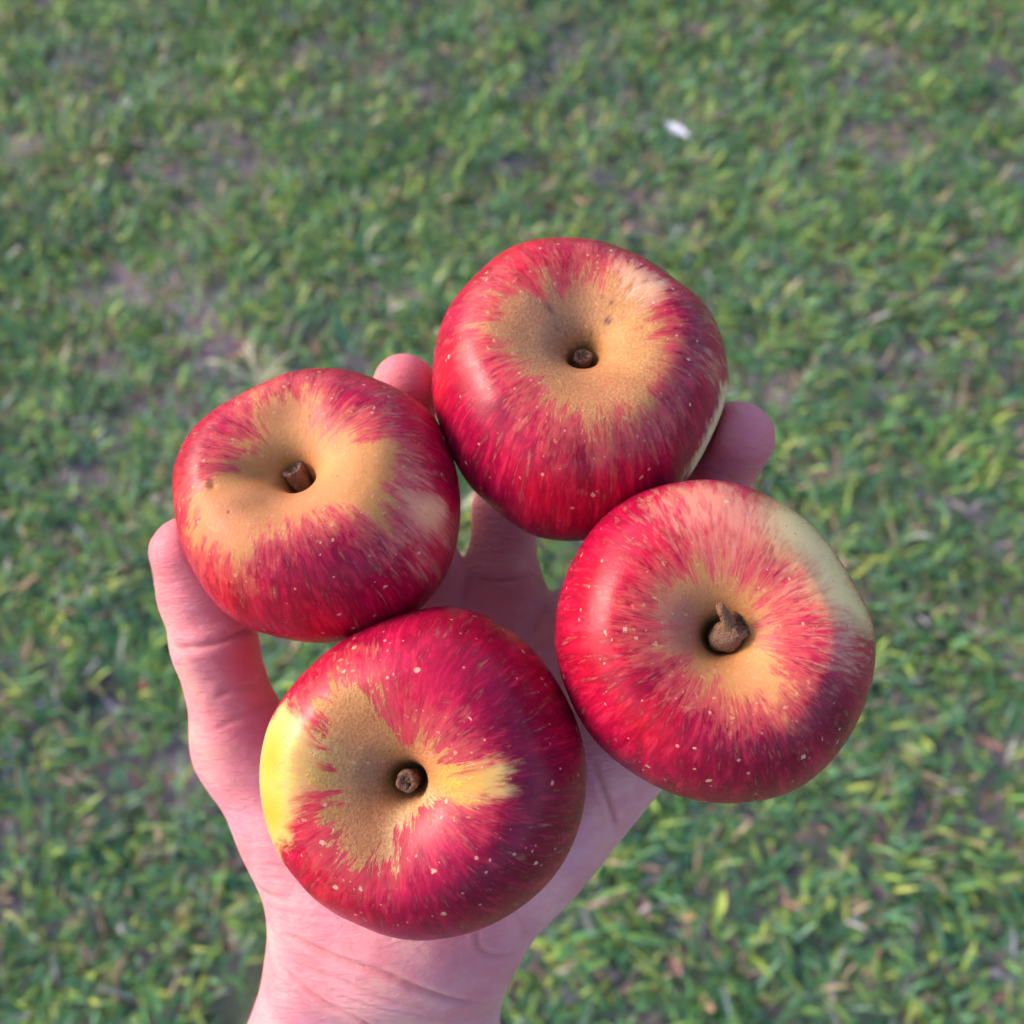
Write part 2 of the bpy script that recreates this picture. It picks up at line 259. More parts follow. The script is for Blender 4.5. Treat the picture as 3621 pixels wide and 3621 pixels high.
def waist(A, az):                      # radius of the fruit by azimuth, from a closed table
    tab = np.asarray(A['s']); n = len(tab)
    u = (np.asarray(az)/(2*np.pi) % 1.0)*n
    i = u.astype(int) % n; f = u-np.floor(u)
    p0, p1, p2, p3 = tab[(i-1) % n], tab[i], tab[(i+1) % n], tab[(i+2) % n]
    return 0.5*(2*p1+(p2-p0)*f+(2*p0-5*p1+4*p2-p3)*f**2+(3*p1-p0-3*p2+p3)*f**3)
def rotation(A):                       # stem axis leans by A['lean'] = (towards +x, towards +y) in degrees
    lx, ly = np.radians(A['lean'])
    z = np.array([np.sin(lx), np.sin(ly), 0.0]); z[2] = np.sqrt(1-z[0]**2-z[1]**2)
    x = np.array([1.0, 0, 0]); x -= z*x.dot(z); x /= np.linalg.norm(x)
    y = np.cross(z, x)
    return np.stack([x, y, z], 1)
def apple_grid(A, n_az, n_t):
    t, rho, h = profile_samples(n_t)
    az = np.arange(n_az)/n_az*2*np.pi
    AZ, T = np.meshgrid(az, t)
    RHO = np.repeat(rho[:, None], n_az, 1); H = np.repeat(h[:, None], n_az, 1)*A['tall']
    w = sst(0.25, 0.8, RHO)
    s = 1+(waist(A, AZ)-1)*w
    cav = np.where(H > 0, 1+(A['mouth']-1)*(1-sst(0.2, 0.75, RHO)), 1.0)
    R = RHO*s*cav
    X, Y = R*np.cos(AZ), R*np.sin(AZ)
    # five soft lobes round the calyx
    H = H+np.where(H < 0, 0.02*np.cos(5*AZ)*sst(0.2, 0.5, RHO)*(1-sst(0.6, 0.95, RHO)), 0)
    up = sst(0.0, 0.35, h)[:, None]
    for (bx, by, br, bz, el, ang) in A['dents']:
        ca, sa = np.cos(np.radians(ang)), np.sin(np.radians(ang))
        dx, dy = X-bx, Y-by
        u, v = (dx*ca+dy*sa)/(br*el), (-dx*sa+dy*ca)/br
        H = H+bz*np.exp(-(u*u+v*v))*up
    P = np.stack([X, Y, H], -1)*A['R']
    return P, AZ, T
def to_hand(A, P):
    return P @ rotation(A).T + np.array(A['c'])
_t, _r, _h = profile_samples(800)
_k = np.argmax(_h)
_ang = np.arctan2(_h[_k:], _r[_k:]); _rad = np.hypot(_h[_k:], _r[_k:])
_ang = np.concatenate([[np.pi/2], _ang]); _rad = np.concatenate([[_h[_k]*0.98], _rad])
def apple_sdf(A, p):
    q = (p-np.array(A['c'])) @ rotation(A)
    az = np.arctan2(q[..., 1], q[..., 0]); s = waist(A, az)
    r = np.hypot(q[..., 0], q[..., 1])/(A['R']*s); h = q[..., 2]/(A['R']*A['tall'])
    a = np.arctan2(h, r)
    return (np.hypot(r, h)-np.interp(a, _ang[::-1], _rad[::-1]))*A['R']*0.93
def cone(p, a, b, ra, rb):             # tapered capsule
    a = np.asarray(a, np.float32); b = np.asarray(b, np.float32)
    ab = b-a; pa = p-a
    u = np.clip((pa @ ab)/ab.dot(ab), 0, 1)
    return np.linalg.norm(pa-u[..., None]*ab, axis=-1)-(ra+(rb-ra)*u)
def smin(a, b, k):
    h = np.maximum(k-np.abs(a-b), 0)/k
    return np.minimum(a, b)-h*h*k*0.25
def hand_sdf(p, apples=True):
    palm = None
    for a, b, ra, rb, k in HAND['palm']:
        d = cone(p, a, b, ra, rb)
        palm = d if palm is None else smin(palm, d, k)
    fingers = None
    for chain in HAND['fingers']:
        f = None
        for (a, ra), (b, rb) in zip(chain[:-1], chain[1:]):
            d = cone(p, a, b, ra, rb)
            f = d if f is None else smin(f, d, 3.0)
        fingers = f if fingers is None else np.minimum(fingers, f)
    d = smin(palm, fingers, 9.0)
    if apples:
        for A in APPLES:
            if True:
                g = 0.35-apple_sdf(A, p)
                d = -smin(-d, -g, 3.0)
    return d
def surface_net(f, lo, hi, h):
    lo = np.array(lo, np.float32)
    n = np.ceil((np.array(hi)-lo)/h).astype(int)+1
    V = np.empty(n, np.float32)
    ys, zs = lo[1]+h*np.arange(n[1]), lo[2]+h*np.arange(n[2])
    Y, Z = np.meshgrid(ys, zs, indexing='ij')
    for i in range(0, n[0], 8):
        xs = lo[0]+h*np.arange(i, min(i+8, n[0]))
        p = np.empty((len(xs), n[1], n[2], 3), np.float32)
        p[..., 0] = xs[:, None, None]; p[..., 1] = Y; p[..., 2] = Z
        V[i:i+8] = f(p)
    S = V < 0
    m = n-1
    acc = np.zeros((*m, 3), np.float32); cnt = np.zeros(m, np.float32)
    offs = [(0, 0), (0, 1), (1, 0), (1, 1)]
    quads = []
    for ax in range(3):
        o1, o2 = [a for a in range(3) if a != ax]
        sl0 = [slice(None)]*3; sl1 = [slice(None)]*3
        sl0[ax] = slice(0, -1); sl1[ax] = slice(1, None)
        a, b = V[tuple(sl0)], V[tuple(sl1)]
        cross = (a < 0) != (b < 0)
        idx = np.argwhere(cross)
        va, vb = a[cross], b[cross]
        pt = idx.astype(np.float32); pt[:, ax] += va/(va-vb)
        cells = []
        ok = np.ones(len(idx), bool)
        for d1, d2 in offs:
            c = idx.copy(); c[:, o1] -= d1; c[:, o2] -= d2
            good = (c >= 0).all(1) & (c < m).all(1); ok &= good
            cg = c[good]
            np.add.at(acc, (cg[:, 0], cg[:, 1], cg[:, 2]), pt[good])
            np.add.at(cnt, (cg[:, 0], cg[:, 1], cg[:, 2]), 1)
            cells.append(c)
        lin = [np.ravel_multi_index(c[ok].T, m) for c in cells]
        q = np.stack([lin[0], lin[1], lin[3], lin[2]], 1)
        flip = (va[ok] < 0) if ax != 1 else (va[ok] >= 0)
        q[flip] = q[flip][:, ::-1]
        quads.append(q)
    q = np.concatenate(quads)
    used = np.unique(q)
    remap = np.zeros(int(np.prod(m)), np.int64); remap[used] = np.arange(len(used))
    verts = (acc.reshape(-1, 3)[used]/cnt.reshape(-1)[used][:, None])*h+lo
    return verts, remap[q]
def sdf_gradient(f, p, e=0.4):
    g = np.empty_like(p)
    for a in range(3):
        d = np.zeros(3, np.float32); d[a] = e
        g[:, a] = (f(p+d)-f(p-d))/(2*e)
    return g


# ---------------------------------------------------------------- lawn
def value_noise(x, y, cell, seed):
    g = np.random.default_rng(seed).random((64, 64))
    u, v = x/cell+17.3, y/cell+9.1
    i, j = np.floor(u).astype(int), np.floor(v).astype(int); f, h = u-i, v-j
    f = f*f*(3-2*f); h = h*h*(3-2*h)
    G = lambda a, b: g[a % 64, b % 64]
    return (G(i, j)*(1-f)+G(i+1, j)*f)*(1-h)+(G(i, j+1)*(1-f)+G(i+1, j+1)*f)*h
def ground_height(x, y):
    fade = np.clip(1-(np.hypot(x, y-1)-3.5)/4, 0, 1)
    return fade*(0.030*(value_noise(x, y, 0.33, 1)-0.5)+0.014*(value_noise(x, y, 0.09, 2)-0.5)+0.005*(value_noise(x, y, 0.03, 3)-0.5))
u = np.linspace(-1, 1, 361)
ax = 2.6*u+42*u**7
gx, gy = np.meshgrid(ax, ax+1.0, indexing='ij')
gz = ground_height(gx, gy)
idx = np.arange(361*361).reshape(361, 361)
gq = np.stack([idx[:-1, :-1], idx[1:, :-1], idx[1:, 1:], idx[:-1, 1:]], -1).reshape(-1, 4)
g = Nodes('soil')
pos = g.new('ShaderNodeNewGeometry').outputs['Position']
n1, n2, n3 = g.noise(pos, 9, 4, .6), g.noise(pos, 90, 3, .65), g.noise(pos, 2.2, 3, .5)
soil = g.mix(n2, rgb(.10, .075, .09), rgb(.38, .29, .33))
soil = g.mix(g.step(n1, .45, .62), soil, rgb(.085, .11, .055))
soil = g.mix(g.step(n3, .62, .75), soil, rgb(.16, .13, .09))
sp_ = g.new('ShaderNodeSeparateXYZ', {0: pos})
edge = g.math('MAXIMUM', g.math('ABSOLUTE', sp_.outputs[0]), g.math('ABSOLUTE', g.math('SUBTRACT', sp_.outputs[1], 1.15)))
far = g.mix(g.noise(pos, 26, 4, .7), rgb(.05, .11, .045), rgb(.20, .28, .10))
far = g.mix(g.step(n1, .56, .68, 0, .6), far, soil)
soil = g.mix(g.step(g.math('ADD', edge, g.math('MULTIPLY', n1, .5)), 1.65, 1.95), soil, far)     # turf too far off to tell blades apart
g.set(g.b.inputs['Base Color'], soil); g.b.inputs['Roughness'].default_value = .95
g.set(g.b.inputs['Normal'], g.bump(n2, .9, .008))
ground = mesh_object('ground', np.stack([gx, gy, gz], -1).reshape(-1, 3), gq, g.m)
tag(ground, 'bare purplish brown soil showing between the grass', kind='structure')

gm = Nodes('grass_blade')
tint = gm.attr('tint', 'Color')
gm.set(gm.b.inputs['Base Color'], tint); gm.b.inputs['Roughness'].default_value = .48
gm.b.inputs['Specular IOR Level'].default_value = .35
tr = gm.new('ShaderNodeBsdfTranslucent', {'Color': gm.mix(.45, tint, rgb(.35, .45, .05), 'MIX')})
ms = gm.new('ShaderNodeMixShader', {0: .30}); gm.link(gm.b.outputs[0], ms.inputs[1]); gm.link(tr.outputs[0], ms.inputs[2])
gm.link(ms.outputs[0], gm.out.inputs[0])

def blades(x, y, length, width, az, lean, curl, lift, twist):
    """ribbons of 7 vertices: root pair, two inner pairs, tip"""
    n = len(x); d = np.stack([np.cos(az), np.sin(az), np.zeros(n)], 1); side = np.stack([-np.sin(az), np.cos(az), np.zeros(n)], 1)
    up = np.array([0, 0, 1.0])
    root = np.stack([x, y, ground_height(x, y)+lift], 1)
    out = np.zeros((n, 7, 3)); p = root.copy(); a = lean.copy()
    side = side*np.cos(twist)[:, None]+up*np.sin(twist)[:, None]
    for k, (f, w) in enumerate(((0, .55), (.35, 1.0), (.70, .8), (1, 0))):
        if k:
            st = length*(.35, .35, .30)[k-1]
            p = p+(d*np.sin(a)[:, None]+up*np.cos(a)[:, None])*st[:, None]; a = a+curl
        if k < 3:
            out[:, 2*k] = p-side*(width*w/2)[:, None]; out[:, 2*k+1] = p+side*(width*w/2)[:, None]
        else: out[:, 6] = p
    out[:, :, 2] = np.maximum(out[:, :, 2], (root[:, 2]-lift+.001)[:, None])
    f = np.array([(0, 1, 3), (0, 3, 2), (2, 3, 5), (2, 5, 4), (4, 5, 6)])
    return out.reshape(-1, 3), (np.arange(n)[:, None, None]*7+f).reshape(-1, 3)
GREENS = np.array([(.080, .225, .115), (.105, .275, .110), (.190, .365, .100), (.340, .460, .095), (.150, .270, .175), (.44, .50, .11), (.42, .31, .20), (.36, .19, .18), (.46, .42, .44)])
def tints(n, wt, fresh):
    c = rng.choice(len(GREENS), n, p=np.array(wt)/sum(wt))
    col = GREENS[c]*rng.uniform(.75, 1.45, (n, 1))
    return col*(1+0.25*(fresh[:, None]-.5)*np.array([1.0, .6, -.6]))
def cover(x, y):
    v = .36*value_noise(x, y, .24, 11)+.30*value_noise(x, y, .075, 12)+.34*value_noise(x, y, .035, 13)
    return v
N = 135000
x = rng.uniform(-1.55, 1.55, N*2); y = rng.uniform(-.45, 2.75, N*2)
c = cover(x, y); keep = rng.random(len(x)) < sst(.26, .48, c)*.83+.15
x, y, c = x[keep][:N], y[keep][:N], c[keep][:N]; n = len(x)
fresh = value_noise(x, y, .12, 21)
tuft = value_noise(x, y, .05, 22)
L = rng.uniform(.017, .050, n)*(.7+.7*tuft); W = rng.uniform(.0018, .0066, n)
az0 = value_noise(x, y, .06, 23)*12
V1, F1 = blades(x, y, L, W, az0+rng.normal(0, 1.1, n), rng.uniform(.3, 1.3, n), rng.uniform(.1, .5, n), rng.uniform(0, .012, n), rng.uniform(-.5, .5, n))
T1 = tints(n, [18, 20, 19, 11, 16, 5, 5, 4, 2.0], fresh)
# broad low leaves lying open to the sky
n2_ = 24000
x = rng.uniform(-1.55, 1.55, n2_*3); y = rng.uniform(-.45, 2.75, n2_*3); c = cover(x, y)
keep = rng.random(len(x)) < sst(.40, .60, c); x, y = x[keep][:n2_], y[keep][:n2_]; n2_ = len(x)
V2, F2 = blades(x, y, rng.uniform(.012, .026, n2_), rng.uniform(.0045, .0085, n2_), rng.uniform(0, 6.28, n2_), rng.uniform(1.0, 1.6, n2_), rng.uniform(-.1, .35, n2_), rng.uniform(.006, .018, n2_), rng.uniform(-.4, .4, n2_))
T2 = tints(n2_, [16, 20, 24, 16, 12, 9, 2, 1, .6], value_noise(x, y, .12, 21))
V = np.concatenate([V1, V2]); Fc = np.concatenate([F1, F2+len(V1)]); T = np.repeat(np.concatenate([T1, T2]), 7, 0)
grass = mesh_object('grass', V, Fc, gm.m, smooth=False); put_color(grass.data, 'tint', T)
tag(grass, 'short patchy green grass with small broad leaves', 'grass', kind='stuff')
# litter: dry straw bits and dead leaf scraps
n3_ = 11000
x = rng.uniform(-1.55, 1.55, n3_); y = rng.uniform(-.45, 2.75, n3_)
V, Fc = blades(x, y, rng.uniform(.012, .050, n3_), rng.uniform(.0016, .0085, n3_), rng.uniform(0, 6.28, n3_), rng.uniform(1.3, 1.65, n3_), rng.uniform(-.1, .15, n3_), rng.uniform(.001, .016, n3_), rng.uniform(-.5, .5, n3_))
T = np.array([(.42, .26, .16), (.36, .17, .15), (.32, .27, .28), (.28, .21, .26)])[rng.choice(4, n3_, p=[.3, .25, .2, .25])]*rng.uniform(.6, 1.5, (n3_, 1))
lit = mesh_object('straw_litter', V, Fc, gm.m, smooth=False); put_color(lit.data, 'tint', np.repeat(T, 7, 0))
tag(lit, 'scattered dry straw and dead leaf scraps among the grass', 'litter', kind='stuff')

# ---------------------------------------------------------------- fallen leaves and the dry tuft
def leaf_material(name, a, b):
    k = Nodes(name); co = k.new('ShaderNodeTexCoord').outputs['Object']
    k.set(k.b.inputs['Base Color'], k.mix(k.noise(co, 160, 3, .6), rgb(*a), rgb(*b))); k.b.inputs['Roughness'].default_value = .6
    return k.m
def leaf(i, x, y, length, width, az, tilt, label, mat, name='fallen_leaf', category='leaf', group='dead leaves lying in the grass', lift=.022):
    nu, nv = 9, 5; P = []
    for a in range(nu):
        t = a/(nu-1); w = width*math.sin(math.pi*min(1, t*.93+.05))**.8
        for b in range(nv):
            s = b/(nv-1)*2-1
            P.append(((t-.5)*length, s*w/2, abs(s)*width*.16+.10*length*(t-.5)**2*2+.0009*math.sin(9*t+4*s+i)))
    th = .0004; top = len(P); P += [(p[0], p[1], p[2]-th) for p in P]
    F = []
    for a in range(nu-1):
        for b in range(nv-1):
            q = [a*nv+b, (a+1)*nv+b, (a+1)*nv+b+1, a*nv+b+1]; F.append(q); F.append([top+v for v in q[::-1]])
    rim = [b for b in range(nv)]+[a*nv+nv-1 for a in range(1, nu)]+[(nu-1)*nv+b for b in range(nv-2, -1, -1)]+[a*nv for a in range(nu-2, 0, -1)]
    for a, b in zip(rim, rim[1:]+rim[:1]): F.append([b, a, top+a, top+b])
    o = mesh_object(name, P, F, mat)
    z = float(ground_height(np.array([x]), np.array([y]))[0])
    o.location = (x, y, z+lift); o.rotation_euler = (tilt, random.uniform(-.25, .25), az)
    return tag(o, label, category, group)
LM = dict(red=leaf_material('red_leaf', (.22, .05, .04), (.36, .10, .07)), tan=leaf_material('tan_leaf', (.42, .26, .13), (.55, .36, .20)),
    mauve=leaf_material('mauve_leaf', (.20, .09, .10), (.30, .15, .15)), pink=leaf_material('pink_leaf', (.40, .17, .15), (.5, .25, .22)),
    pale=leaf_material('pale_scrap', (.58, .58, .72), (.68, .68, .80)), straw=leaf_material('dry_straw', (.50, .46, .28), (.66, .62, .42)),
    lime=leaf_material('lime_leaf', (.28, .38, .05), (.40, .50, .10)))
for i, (x, y, ln, wd, az, m_, label) in enumerate(LITTER):
    if m_ == 'pale': leaf(i, x, y, ln, wd, math.radians(az), .1, label, LM[m_], 'litter_scrap', 'litter scrap', None, lift=.026)
    else: leaf(i, x, y, ln, wd, math.radians(az), random.uniform(-.2, .2), label, LM[m_], group='loose leaves lying in the grass')
tx, ty = TUFT
tz = float(ground_height(np.array([tx]), np.array([ty]))[0])
tuft_root = bpy.data.objects.new('dry_grass_tuft', None); COL.objects.link(tuft_root); tuft_root.location = (tx, ty, tz)
tag(tuft_root, 'pale dry grass tuft with splayed stalks above the left apple', 'grass tuft')
def stalk_mesh():
    P, F = [], []; n = 8
    for k in range(n):
        t = k/(n-1); c = (t*.075, 0, .02+.045*math.sin(t*1.7)-.012*t*t); r = .0016*(1-t*.55)*(1+1.1*math.exp(-((t-.85)/.1)**2))
        for j in range(5):
            a = j/5*2*math.pi; P.append((c[0], c[1]+r*math.cos(a)*1.5, c[2]+r*math.sin(a)))
    for k in range(n-1):
        for j in range(5): F.append([k*5+j, k*5+(j+1) % 5, (k+1)*5+(j+1) % 5, (k+1)*5+j])
    F.append(list(range(5))[::-1]); F.append([(n-1)*5+j for j in range(5)])
    return P, F
sp, sf = stalk_mesh(); first = None
for k, a in enumerate([150, 118, 98, 75, 52, 30, 12, 195, 165, 320, 215, 350, 135, 60]):
    if first is None: s_ = first = mesh_object('stalk', sp, sf, LM['straw'], tuft_root)
    else: s_ = first.copy(); COL.objects.link(s_); s_.parent = tuft_root
    s_.rotation_euler = (random.uniform(-.2, .2), random.uniform(-.35, .15), math.radians(a+random.uniform(-8, 8))); sc = random.uniform(.7, 1.15); s_.scale = (sc, sc, sc)

# ---------------------------------------------------------------- the hand
def skin_material():
    k = Nodes('skin'); co = k.new('ShaderNodeTexCoord').outputs['Object']
    flush_bounce, crease = k.attr('flush_bounce'), k.attr('crease')
    n1, n2 = k.noise(co, 75, 4, .6), k.noise(co, 420, 3, .6)
    c = k.mix(k.step(n1, .35, .68), rgb(.72, .250, .290), rgb(.80, .355, .385))
    c = k.mix(k.math('MULTIPLY', k.step(n2, .35, .75), .18), c, rgb(.62, .25, .24))
    n3 = k.noise(co, 38, 3, .6)
    c = k.mix(k.step(n3, .50, .70, 0, .45), c, rgb(.70, .20, .24))
    c = k.mix(k.step(k.noise(k.vmul(co, (1, -1, 1)), 52, 3, .6), .50, .70, 0, .55), c, rgb(.82, .47, .38))
    c = k.mix(k.step(k.noise(k.vmul(co, (1, 1, -1)), 44, 2, .5), .52, .70, 0, .35), c, rgb(.62, .28, .42))
    c = k.mix(flush_bounce, c, rgb(.68, .09, .13))
    c = k.mix(k.math('MULTIPLY', crease, .45), c, rgb(.50, .16, .14))
    k.set(k.b.inputs['Base Color'], c)
    k.set(k.b.inputs['Roughness'], k.step(n2, .3, .7, .46, .60))
    k.b.inputs['Subsurface Weight'].default_value = .35
    k.b.inputs['Subsurface Radius'].default_value = (1.0, .32, .20); k.b.inputs['Subsurface Scale'].default_value = .0035
    k.b.inputs['Specular IOR Level'].default_value = .28
    vor = k.new('ShaderNodeTexVoronoi', {'Vector': co, 'Scale': 1100.0}, feature='DISTANCE_TO_EDGE').outputs['Distance']
    lines = k.noise(k.vmul(co, (230, 800, 350)), 1, 3, .6, .6)
    nb = k.bump(k.noise(co, 170, 3, .55), .22, .0009)
    nb = k.bump(lines, .60, .0008, nb)
    nb = k.bump(k.step(vor, 0, .18), .16, .0003, nb)
    k.set(k.b.inputs['Normal'], nb)
    return k.m
allp = np.array([q for a, b, *_ in HAND['palm'] for q in (a, b)]+[q for ch in HAND['fingers'] for q, _ in ch])
lo, hi = allp.min(0)-24, allp.max(0)+24
hv, hq = surface_net(hand_sdf, lo, hi, 1.25)
tmp = mesh_object('tmp', hv, hq, None)
sub = tmp.modifiers.new('s', 'SUBSURF'); sub.levels = 1; sub.render_levels = 1
ev = tmp.evaluated_get(bpy.context.evaluated_depsgraph_get())
me = bpy.data.meshes.new_from_object(ev)
old = tmp.data; bpy.data.objects.remove(tmp); bpy.data.meshes.remove(old)
hv = np.empty(len(me.vertices)*3, np.float32); me.vertices.foreach_get('co', hv); hv = hv.reshape(-1, 3)
for _ in range(2):
    gr = sdf_gradient(hand_sdf, hv); l2 = np.maximum((gr**2).sum(1), .25)
    hv = hv-gr*(hand_sdf(hv)/l2)[:, None]
nrm = gr/np.maximum(np.linalg.norm(gr, axis=1), 1e-6)[:, None]
crease = np.zeros(len(hv)); disp = np.zeros(len(hv))
for pl, w, depth in HAND['creases']:
    pl = np.array(pl, float); t = np.linspace(0, len(pl)-1, 14*len(pl)); f = catmull(pl, len(t))
    near = np.where(((hv > f.min(0)-8) & (hv < f.max(0)+8)).all(1))[0]
    d2 = ((hv[near, None, :]-f[None])**2).sum(2); j = d2.argmin(1); d = np.sqrt(d2.min(1))
    end = sst(0, .22, j/len(f))*(1-sst(.78, 1, j/len(f)))*.85+.15
    disp[near] += end*depth*(-np.exp(-(d/(w*.75))**2)+.38*np.exp(-((d-2.4*w)/(1.5*w))**2))
    crease[near] = np.maximum(crease[near], end*np.exp(-(d/(w*.9))**2)*min(1, depth+.15))
for (bx, by, bz, br, bh) in HAND['pads']:
    d = np.linalg.norm(hv-np.array([bx, by, bz]), axis=1); disp += bh*np.exp(-(d/br)**2)
hv = hv+nrm*disp[:, None]
me.vertices.foreach_set('co', (hv*.001).astype(np.float32).ravel()); me.update()
me.polygons.foreach_set('use_smooth', [True]*len(me.polygons))
flush_bounce = np.zeros(len(hv))
for ch in HAND['fingers']:
    tip = np.array(ch[-1][0]); flush_bounce = np.maximum(flush_bounce, .55*np.exp(-(np.linalg.norm(hv-tip, axis=1)/17)**2))
for (bx, by, bz, br, bf) in HAND['flush_bounce']:
    flush_bounce = np.maximum(flush_bounce, bf*np.exp(-(np.linalg.norm(hv-np.array([bx, by, bz]), axis=1)/br)**2))  # fingertips are real flush; thumb web spots paint in red bounce light
put_float(me, 'flush_bounce', flush_bounce); put_float(me, 'crease', crease)
me.name = 'hand'; me.materials.clear(); me.materials.append(skin_material())
hand = bpy.data.objects.new('hand', me); COL.objects.link(hand); hand.matrix_world = HAND_MATRIX
tag(hand, 'bare left hand held palm up with curled fingers, cradling four red apples', 'hand')
# fingernails on the backs of the fingertips
nk = Nodes('fingernail'); nk.b.inputs['Base Color'].default_value = rgb(.74, .38, .37); nk.b.inputs['Roughness'].default_value = .34
for fi, dv in HAND['nails']:
    (a, ra), (b, rb) = HAND['fingers'][fi][-2:]
    a, b = np.array(a), np.array(b); axd = (b-a)/np.linalg.norm(b-a); dv = np.array(dv, float); dv -= axd*dv.dot(axd); dv /= np.linalg.norm(dv); sv = np.cross(axd, dv)
    nu, nv = 12, 13; top, bot = [], []
    for i in range(nu):
        t = i/(nu-1)
        for j in range(nv):
            s = j/(nv-1)*2-1
            ang = s*.86*(1-.16*(abs(t-.45)*1.6)**3)
            o_ = b+axd*(-6.5+t*(13.6-1.8*s*s)-(1-t)**2*1.2*(1-s*s))
            r_ = (ra+(rb-ra)*.8)
            p = b+axd*min((o_-b).dot(axd), rb*.9)+(dv*math.cos(ang)+sv*math.sin(ang))*r_
            q = p[None].astype(np.float32)
            for _ in range(3):
                gq_ = sdf_gradient(lambda z: hand_sdf(z, False), q); q = q-gq_*hand_sdf(q, False)[:, None]
            q = q[0].astype(float)
            over = max(0.0, (o_-b).dot(axd)-rb*.9)
            gq0 = gq_[0]/np.linalg.norm(gq_[0])
            top.append((q+gq0*.22+axd*over)*.001); bot.append((q-gq0*.15+axd*over)*.001)
    F = []; nt = len(top)
    for i in range(nu-1):
        for j in range(nv-1):
            q = [i*nv+j, i*nv+j+1, (i+1)*nv+j+1, (i+1)*nv+j]; F.append(q); F.append([nt+v for v in q[::-1]])
    rim = [j for j in range(nv)]+[i*nv+nv-1 for i in range(1, nu)]+[(nu-1)*nv+j for j in range(nv-2, -1, -1)]+[i*nv for i in range(nu-2, 0, -1)]
    for p, q in zip(rim, rim[1:]+rim[:1]): F.append([q, p, nt+p, nt+q])
    mesh_object('fingernail', top+bot, F, nk.m, hand)

# ---------------------------------------------------------------- the apples
SKIN = dict(dark=(.25, .004, .036), bright=(.72, .010, .026), pink=(.72, .25, .19), rosered=(.66, .020, .10))
RUS = dict(gold=(.62, .33, .11), orange=(.68, .25, .115), grey=(.34, .17, .105), tan=(.50, .23, .07), rose=(.50, .16, .12), deep=(.24, .15, .035), cream=(.82, .62, .30), yellow=(.72, .52, .05))  # deep: olive cavity skin, with a little cavity shade painted in
def poly_sd(M, poly):                  # signed distance in the unwrapped skin map, positive inside
    P = np.array(poly); d = np.full(len(M), 1e9); inside = np.zeros(len(M), bool)
    for a, b in zip(P, np.roll(P, -1, 0)):
        e = b-a; L2 = max(e.dot(e), 1e-9); t = np.clip(((M-a) @ e)/L2, 0, 1)
        d = np.minimum(d, np.hypot(*(M-a-t[:, None]*e).T))
        c = ((a[1] > M[:, 1]) != (b[1] > M[:, 1])); xi = a[0]+(M[:, 1]-a[1])/(e[1] if abs(e[1]) > 1e-9 else 1e-9)*e[0]
        inside ^= c & (M[:, 0] < xi)
    return np.where(inside, d, -d)
